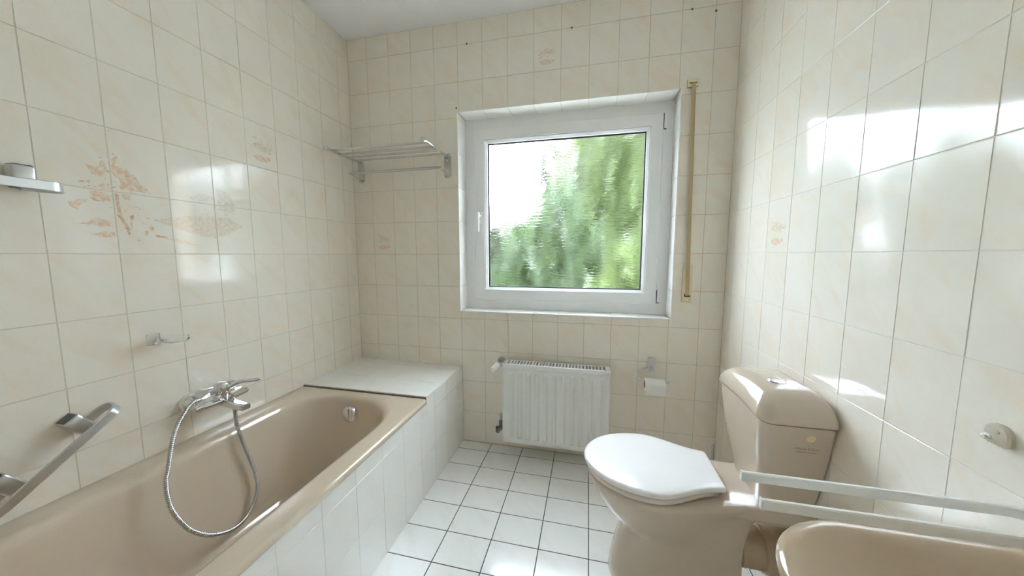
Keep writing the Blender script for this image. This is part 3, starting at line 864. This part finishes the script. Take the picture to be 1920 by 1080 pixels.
bm = bmesh.new()
sp = [(rz + (ro+.0006)*math.sin(a), ry - (ro+.0006)*math.cos(a)) for a in [math.pi*.45 - math.pi*.45*i/8 for i in range(9)]] + [(rz - .02, ry - ro - .001), (rz - .046, ry - ro - .0005)]
strip(bm, [(1.863, y, z) for z, y in sp], (1, 0, 0), .101, .0008, .0002)
obj('loose_sheet', bm, 'paper', pr_)

# ------------------------------------------------------------------ toilet
AXY = -.690
def egg(xf, xr, xc, hw, rw, z, n=18, m_=12, flat=.10):
    a = xc - xf; half = []
    for i in range(n+1):
        t = math.pi/2*i/n
        half.append((xc - a*math.cos(t), hw*math.sin(t)))
    for k in range(1, m_+1):
        q = k/m_; s = q*q*(3-2*q)
        half.append((xc + (xr-xc)*q, hw + (rw-hw)*s))
    half[-1] = (half[-1][0], rw*(1-flat))
    half[-2] = (xr - (xr-xc)*.02, half[-1][1] + rw*flat*.7)
    return [Vector((x, AXY - y, z)) for x, y in half] + [Vector((x, AXY + y, z)) for x, y in half[:0:-1]]
wc = thing('toilet', 'beige close coupled toilet with closed white lid against the right wall', 'toilet', (1.85, AXY, 0))
bm = bmesh.new()
prof = [  # z, xf, xr, xc, hw, rw
 (.0005, 1.600, 2.020, 1.735, .112, .098), (.012, 1.598, 2.022, 1.735, .114, .100), (.055, 1.603, 2.020, 1.740, .108, .094), (.125, 1.618, 2.018, 1.755, .101, .088),
 (.185, 1.633, 2.018, 1.770, .099, .084), (.213, 1.636, 2.020, 1.775, .104, .083), (.240, 1.612, 2.022, 1.770, .116, .083), (.268, 1.583, 2.026, 1.760, .131, .084),
 (.300, 1.557, 2.032, 1.750, .147, .086), (.335, 1.537, 2.040, 1.742, .161, .092), (.365, 1.523, 2.050, 1.738, .171, .106), (.385, 1.515, 2.056, 1.736, .176, .117), (.402, 1.511, 2.058, 1.735, .178, .120), (.4085, 1.516, 2.056, 1.735, .174, .117), (.4105, 1.524, 2.050, 1.735, .166, .112)]
loft(bm, [egg(xf, xr, xc, hw, rw, z) for z, xf, xr, xc, hw, rw in prof], True, True, True)
bowl = obj('bowl', bm, 'ceramic', wc, angle=60)
bm = bmesh.new()
rg = []
for z, d in ((.362, .012), (.368, .003), (.376, 0), (.402, 0), (.4085, .003), (.411, .009)):
    rg.append(rrect(1.915+d, 2.1885, AXY-.124+d, AXY+.124-d, (.008, .02, .02, .008), 6, z))
loft(bm, rg, True, True, True)
obj('cistern_shelf', bm, 'ceramic', wc, angle=60)
# seat and lid
bm = bmesh.new()
loft(bm, [egg(1.508+d, 1.935-d, 1.725, .180-d, .100-d*.5, z, flat=.2) for z, d in ((.4125, .006), (.415, .001), (.420, 0), (.428, .0), (.432, .004), (.4335, .010))], True, True, True)
obj('seat_ring', bm, 'seat_under', wc, angle=60)
bm = bmesh.new()
loft(bm, [egg(1.4985+d, 1.948-d*.5, 1.722, .1845-d, .108-d*.6, z, flat=.06) for z, d in ((.4355, .010), (.436, .004), (.439, .0008), (.444, 0), (.448, .001), (.4515, .005), (.4535, .013), (.4548, .04), (.4555, .09))], True, True, True)
lid = obj('lid', bm, 'seat', wc, angle=60)
for s in (-1, 1):
    obj('hinge', cyl(bmesh.new(), (1.948, AXY + s*.055 - .018, .424), (1.948, AXY + s*.055 + .018, .424), .0100, 16, .002), 'seat_under', wc)
# cistern
XB = 2.1895
def arch(x, y, hw): return .013 * max(0.0, 1 - (abs(y-AXY)/hw)**2) * max(0.0, min(1.0, (2.06 - x)/.06))
def tank_ring(z, xf, hw, rf, arched=0.0, d=0.0):
    r = rrect(xf+d, XB - max(0, d*.2), AXY-hw+d, AXY+hw-d, (.012, rf, rf, .012), 10, z)
    # bow the front slightly forward and subdivide by pulling mid-front points
    out = []
    n = len(r)
    for i, p in enumerate(r):
        out.append(p.copy())
        q = r[(i+1) % n]
        if (q - p).length > .05:
            for k in range(1, 9): out.append(p.lerp(q, k/9))
    for p in out:
        if arched: p.z += arch(p.x, p.y, hw) * arched
    return out
bm = bmesh.new()
T_ = ((.411, 2.046, .100, .020), (.430, 2.043, .106, .022), (.460, 2.038, .116, .024), (.505, 2.030, .127, .026), (.550, 2.022, .137, .028), (.600, 2.013, .147, .030), (.640, 2.008, .154, .031), (.680, 2.004, .161, .032), (.708, 2.002, .1655, .033))
rg = [tank_ring(z, xf, hw, rf, arched=max(0, (z-.55)/.158)) for z, xf, hw, rf in T_]
loft(bm, rg, True, True, True)
tank = obj('cistern', bm, 'ceramic', wc, angle=60)
bm = bmesh.new(); rg = []
for d, z in ((.008, .7105), (.001, .7105), (-.0045, .7125), (-.007, .7165), (-.0075, .722)):
    rg.append(tank_ring(z, 2.001, .1665, .036, arched=1.0, d=d))
base_ring = rg[-1]; cxy = Vector((2.125, AXY, 0))
for k in range(1, 15):
    s = math.cos(k/14*math.pi/2*.985)
    s2 = s ** .72
    hgt = .078 * (1 - s**2.6)**.62
    ring_ = []
    for p in base_ring:
        q = Vector((cxy.x + (p.x-cxy.x)*s2, cxy.y + (p.y-cxy.y)*s2, p.z*1.0))
        fl = (p.z - .722) * s2
        ring_.append(Vector((min(q.x, XB), q.y, .722 + fl + hgt)))
    rg.append(ring_)
loft(bm, rg, True, True, True)
tl = obj('cistern_lid', bm, 'ceramic', wc, angle=70)
from mathutils.bvhtree import BVHTree
_bb = bmesh.new(); _bb.from_mesh(tl.data); _bv = BVHTree.FromBMesh(_bb); _bb.free()
hit, nrm, _, _ = _bv.ray_cast(Vector((2.088, -.738, 1.2)) - BASE[tl], Vector((0, 0, -1)))
obj('flush_button', lathe(bmesh.new(), hit + BASE[tl] - nrm*.0025, nrm, [(0, .0225), (.004, .0225), (.0065, .0205), (.0068, .017), (.0055, .0165), (.0070, .012), (.0075, 0)], 32), 'chrome', tl)

def surf_y(x, z):
    """near side of the cistern at (x,z)"""
    for (z0, x0, h0, r0), (z1, x1, h1, r1) in zip(T_[:-1], T_[1:]):
        if z0 <= z <= z1: return AXY - (h0 + (h1-h0)*(z-z0)/(z1-z0))
    return AXY - T_[-1][2]
sx, sz = 2.128, .676
obj('round_sticker', lathe(bmesh.new(), (sx, surf_y(sx, sz)+.0004, sz), (0, -1, -.14), [(0, .0115), (.0011, .0115), (.0013, .010), (.0013, 0)], 24), 'sticker', tank)
def text_part(txt, size, c, xdir, ydir, parent, mat):
    cu = bpy.data.curves.new('lettering', 'FONT'); cu.body = txt; cu.size = size; cu.align_x = 'CENTER'; cu.extrude = .0001
    to = bpy.data.objects.new('lettering', cu); COL.objects.link(to)
    dg = bpy.context.evaluated_depsgraph_get()
    me = bpy.data.meshes.new_from_object(to.evaluated_get(dg))
    bpy.data.objects.remove(to)
    xd = Vector(xdir).normalized(); yd = Vector(ydir).normalized(); zd = xd.cross(yd)
    Mx = Matrix.Translation(Vector(c) - BASE[parent]) @ Matrix((xd, yd, zd)).transposed().to_4x4()
    me.transform(Mx); me.materials.clear(); me.materials.append(MAT[mat])
    o = bpy.data.objects.new('lettering', me); COL.objects.link(o); o.parent = parent
    return o
tz = .637
text_part('Villeroy & Boch', .0098, (2.124, surf_y(2.1, tz)-.0007, tz), (1, 0, 0), (0, -.16, 1), tank, 'print_grey')
bm = bmesh.new()
for i in range(14):
    box(bm, 2.100+.0036*i, 2.1025+.0036*i, surf_y(2.1, .6295)-.0006, surf_y(2.1, .6295)+.002, .6285, .6300)
obj('lettering', bm, 'print_grey', tank, smooth=False)
# waste pipe
bm = lathe(bmesh.new(), (2.000, AXY+.005, .176), (1, 0, 0), [(0, .052), (.03, .056), (.032, .064), (.045, .066), (.048, .0645), (.100, .0655)], 36)
wp_ = obj('waste_pipe', bm, 'basin', wc)
bm = lathe(bmesh.new(), (2.098, AXY+.005, .178), (1, 0, 0), [(0, .066), (.003, .073), (.012, .0755), (.030, .0755), (.033, .078), (.090, .083)], 36)
obj('pipe_sleeve', bm, 'basin', wp_)

# toilet brush behind the toilet
tb = thing('toilet_brush', 'toilet brush with thin chrome handle standing behind the toilet', 'toilet brush', (2.045, -.40, 0))
obj('holder', lathe(bmesh.new(), (2.045, -.40, .0005), (0, 0, 1), [(0, .046), (.004, .048), (.120, .046), (.124, .043), (.124, .020), (.06, .018)], 28), 'white_plastic', tb)
obj('handle', lathe(bmesh.new(), (2.045, -.40, .060), (0, 0, 1), [(0, .005), (.20, .0052), (.205, .0085), (.316, .0085), (.322, .006), (.324, 0)], 18), 'dull_chrome', tb)
bm = bmesh.new()
for i in range(90):
    a = i*2.4; z = .02+.0009*i
    cyl(bm, (2.045, -.40, z), (2.045+.017*math.cos(a), -.40+.017*math.sin(a), z), .001, 4)
o = obj('bristles', bm, 'white_plastic', tb, smooth=False); o['kind'] = 'stuff'

# ------------------------------------------------------------------ swing-arm towel holder on the right wall
th = thing('towel_holder', 'pair of grey flat towel arms between the toilet and the washbasin', 'towel holder', (W, -1.303, .80))
zc = .7985
ya, yb = -1.268, -1.338
r = .034
pts = [(1.781, ya, zc), (2.0, ya, zc), (2.145, ya, zc)]
cc = Vector((2.145, (ya+yb)/2, zc))
pts += arc(cc, (0, 1, 0), (1, 0, 0), (ya-yb)/2, 0.05, math.pi/2, 12)
bm = strip(bmesh.new(), pts, (0, 0, 1), .0175, .0085, .002)
obj('arm', bm, 'rail_grey', th, angle=30)
pts = arc(cc, (0, 1, 0), (1, 0, 0), (ya-yb)/2, math.pi/2, math.pi-.05, 12)[:] + [(2.145, yb, zc), (2.0, yb, zc), (1.781, yb, zc)]
bm = strip(bmesh.new(), pts, (0, 0, 1), .0175, .0085, .002)
obj('arm', bm, 'rail_grey', th, angle=30)
for y in (ya, yb):
    obj('end_cap', box(bmesh.new(), 1.7785, 1.782, y-.0048, y+.0048, zc-.0092, zc+.0092, .001), 'rail_grey', th)
obj('wall_block', box(bmesh.new(), W-.022, W-.0008, -1.333, -1.273, zc-.020, zc+.020, .004, 3), 'rail_grey', th)

# adhesive hook
hk = thing('wall_hook', 'small yellowed clear plastic hook stuck on the right wall tiles', 'hook', (W, -1.20, .885))
bm = bmesh.new(); rg = []
for x, d in ((W-.0006, 0), (W-.006, .0), (W-.009, .003), (W-.0095, .008)):
    rg.append([Vector((x, p.x, p.y)) for p in rrect(-1.2215+d, -1.1825-d, .8735+d, .910-d, (.017-d, .017-d, .008, .008), 7)])
loft(bm, rg, True, True, True)
obj('backing', bm, 'amber', hk)
obj('peg', tube(bmesh.new(), smooth_path([(W-.008, -1.196, .884), (W-.014, -1.196, .882), (W-.018, -1.196, .885), (W-.019, -1.196, .889)], 6), .0036, 12), 'chrome', hk)
obj('screw', lathe(bmesh.new(), (W-.0092, -1.206, .897), (-1, 0, 0), [(0, .0028), (.001, .0028), (.0014, .002)], 12), 'brass', hk)

# ------------------------------------------------------------------ washbasin
BZ = .82
wb = thing('washbasin', 'tan ceramic washbasin on the right wall at the picture edge', 'washbasin', (2.0, -1.665, .64))
bm = bmesh.new(); rg = []
bxf, byn, byf = 1.735, -1.955, -1.376
R_ = (.02, .125, .125, .02)
def br(d, z, r=R_, dr=0.0): return rrect(bxf+d, W-.001-dr, byn+d, byf-d, tuple(max(.006, a-d*.6) for a in r), 12, z)
for d, z in ((.17, .630), (.12, .642), (.075, .690), (.030, .745), (.008, .785), (.001, .803), (0, .811), (.003, .8175), (.009, .820)): rg.append(br(d, z))
# inner rim roll and sloping ledge, then the bowl
ins = ((.020, .8195, 0.0), (.032, .815, .02), (.048, .808, .07), (.058, .804, .105))
for d, z, q in ins:
    rg.append(rrect(bxf+d, W-.012-q, byn+d, byf-d, (.03+.5*q, .11, .11, .03+.5*q), 12, z))
for d, z, q in ((.064, .797, .116), (.069, .780, .120), (.074, .755, .124), (.083, .715, .130), (.100, .690, .142), (.135, .674, .16), (.18, .668, .185)):
    rg.append(rrect(bxf+d, W-.010-q, byn+d*1.15, byf-d*1.15, (.10, .10, .10, .10) if d < .15 else (.06,)*4, 12, z))
loft(bm, rg, True, True, True)
obj('basin_body', bm, 'basin', wb, angle=60)
obj('basin_drain', lathe(bmesh.new(), (1.965, -1.665, .6685), (0, 0, 1), [(0, .026), (.003, .026), (.005, .02), (.005, 0)], 24), 'chrome', wb)

# ------------------------------------------------------------------ door behind the camera
dr = struct('door_1', box(bmesh.new(), 1.02, 1.86, YF+.0005, YF+.04, .004, 2.02, .004), 'door')
BASE[dr] = Vector((0,0,0))
obj('door_frame', (lambda b: (box(b, .96, 1.02, YF+.0005, YF+.05, 0, 2.08, .004), box(b, 1.86, 1.92, YF+.0005, YF+.05, 0, 2.08, .004), box(b, 1.02, 1.86, YF+.0005, YF+.05, 2.02, 2.08, .004))[0])(bmesh.new()), 'door', dr)
bm = cyl(bmesh.new(), (1.10, YF+.04, 1.05), (1.10, YF+.09, 1.05), .01, 14)
cyl(bm, (1.095, YF+.085, 1.05), (1.22, YF+.085, 1.05), .009, 14, .002)
obj('door_handle', bm, 'alu', dr)

# ------------------------------------------------------------------ garden seen through the obscured glass, with unseen parts added for light and reflections
def leaf_mat(name, c0, c1):
    M, nt, p = newmat(name)
    N = nt.nodes.new; L = nt.links.new
    tc = N('ShaderNodeTexCoord'); nz = N('ShaderNodeTexNoise'); nz.inputs['Scale'].default_value = 3.0; nz.inputs['Detail'].default_value = 4
    L(tc.outputs['Object'], nz.inputs['Vector'])
    rp = N('ShaderNodeValToRGB'); rp.color_ramp.elements[0].position = .35; rp.color_ramp.elements[0].color = c0
    rp.color_ramp.elements[1].position = .65; rp.color_ramp.elements[1].color = c1
    L(nz.outputs['Fac'], rp.inputs[0]); L(rp.outputs[0], p.inputs['Base Color'])
    p.inputs['Roughness'].default_value = .5
    p.inputs['Subsurface Weight'].default_value = 0
    tr = N('ShaderNodeBsdfTranslucent'); ms = N('ShaderNodeMixShader'); ms.inputs[0].default_value = .4
    L(rp.outputs[0], tr.inputs[0]); out = nt.nodes['Material Output']
    L(p.outputs[0], ms.inputs[1]); L(tr.outputs[0], ms.inputs[2]); L(ms.outputs[0], out.inputs['Surface'])
    return M
MAT['leaf_a'] = leaf_mat('fresh_green_leaves', srgb(50, 60, 27), srgb(82, 95, 48))
MAT['leaf_b'] = leaf_mat('mid_green_leaves', srgb(39, 53, 27), srgb(65, 80, 42))
MAT['leaf_c'] = leaf_mat('grey_green_leaves', srgb(48, 54, 38), srgb(76, 82, 58))
MAT['bark'] = plain('bark', srgb(92, 78, 64), .9, bump=.6, bscale=40, vary=.2)
MAT['grass'] = plain('lawn', srgb(58, 74, 40), .9, bump=.5, bscale=60, vary=.25)
g = struct('garden_ground', box(bmesh.new(), -14, 14, T, 22, -.5, -.3), 'grass', smooth=False)
MAT['bounce_paving'] = plain('pale_bounce_paving', srgb(206, 203, 197), .9, bump=.3, bscale=30, vary=.08)
struct('added_bounce_terrace', box(bmesh.new(), -5, 7, T, 3.4, -.3, -.26), 'bounce_paving', smooth=False)  # never in view; added to bounce sky light up onto the ceiling
def shrub(name, label, cat, c, rx, ry, rz, n, size, mat, seed, group='garden plants outside the window'):
    r = random.Random(seed)
    t = thing(name, label, cat, (c[0], c[1], -.3), group)
    bm = bmesh.new()
    for _ in range(n):
        while True:
            d = Vector((r.uniform(-1, 1), r.uniform(-1, 1), r.uniform(-1, 1)))
            if .25 < d.length < 1: break
        k = .82 + .25*math.sin(d.x*5+seed)*math.sin(d.z*6+seed*2)
        p = Vector((c[0]+d.x*rx*k, c[1]+d.y*ry*k, c[2]+d.z*rz*k))
        s = size*r.uniform(.6, 1.3)
        u = Vector((r.gauss(0, 1), r.gauss(0, 1), r.gauss(0, .7))).normalized(); v = u.cross(Vector((r.gauss(0, 1), r.gauss(0, 1), r.gauss(0, 1)))).normalized()
        bm.faces.new([bm.verts.new(p + u*a*s + v*b*s) for a, b in ((-1, 0), (-.1, -.45), (1, 0), (-.1, .45))])
    f = obj('foliage', bm, mat, t, smooth=False); f['kind'] = 'stuff'
    bm = tube(bmesh.new(), smooth_path([(c[0], c[1], -.3), (c[0]+.04, c[1], c[2]*.5), (c[0], c[1]+.05, c[2]+rz*.4)], 6), .06, 8, rfun=lambda i: .07-.003*i)
    for a in (0.5, 2.6, 4.4):
        tube(bm, [(c[0], c[1], c[2]-rz*.2), (c[0]+rx*.5*math.cos(a), c[1]+ry*.5*math.sin(a), c[2]+rz*.35)], .03, 6)
    obj('stem', bm, 'bark', t)
    return t
shrub('garden_tree', 'bright green leafy tree filling the right half of the glass', 'tree', (2.9, 6.3, 3.2), 2.4, .9, 4.3, 11000, .13, 'leaf_a', 1)
shrub('garden_tree', 'pale green tree rising behind the middle of the glass', 'tree', (1.75, 9.0, 3.4), 2.1, .9, 4.4, 9000, .14, 'leaf_c', 2)
shrub('garden_shrub', 'mid green shrub low in the centre of the glass', 'shrub', (.62, 4.5, .9), 1.3, .7, 1.85, 8500, .09, 'leaf_b', 3)
shrub('garden_shrub', 'dark grey green shrub low at the left edge of the glass', 'shrub', (-1.15, 5.75, .75), 1.5, .75, 1.75, 9000, .10, 'leaf_c', 4)
shrub('garden_tree', 'low green tree added out of view on the left for the right wall reflection', 'tree', (-4.0, 6.2, 1.5), 1.75, .9, 2.6, 8500, .12, 'leaf_b', 7)  # out of view; added for the foliage reflected low in the right wall
shrub('garden_tree', 'broad green tree added out of view on the right to dim the left wall reflection', 'tree', (7.4, 5.8, 1.9), 1.95, 1.0, 3.5, 8000, .13, 'leaf_b', 6)  # out of view; added to dim the window's reflection in the left wall
shrub('garden_tree', 'grey green tree added out of view at the far right to dim the left wall reflection', 'tree', (11.4, 5.9, 1.9), 1.95, 1.0, 3.5, 8000, .13, 'leaf_c', 8)  # also unseen, added to keep bright sky out of the left wall reflection
shrub('garden_shrub', 'fresh green shrub low at the right edge of the glass', 'shrub', (2.15, 3.3, .65), .7, .28, 1.15, 5500, .085, 'leaf_a', 9)
shrub('garden_tree', 'mid green tree added out of view behind the left shrubs to dim the right wall reflection', 'tree', (-2.9, 8.2, 1.9), 1.35, .9, 2.8, 6000, .13, 'leaf_c', 12)  # outside the view; added to cover more of the sky reflected in the right wall
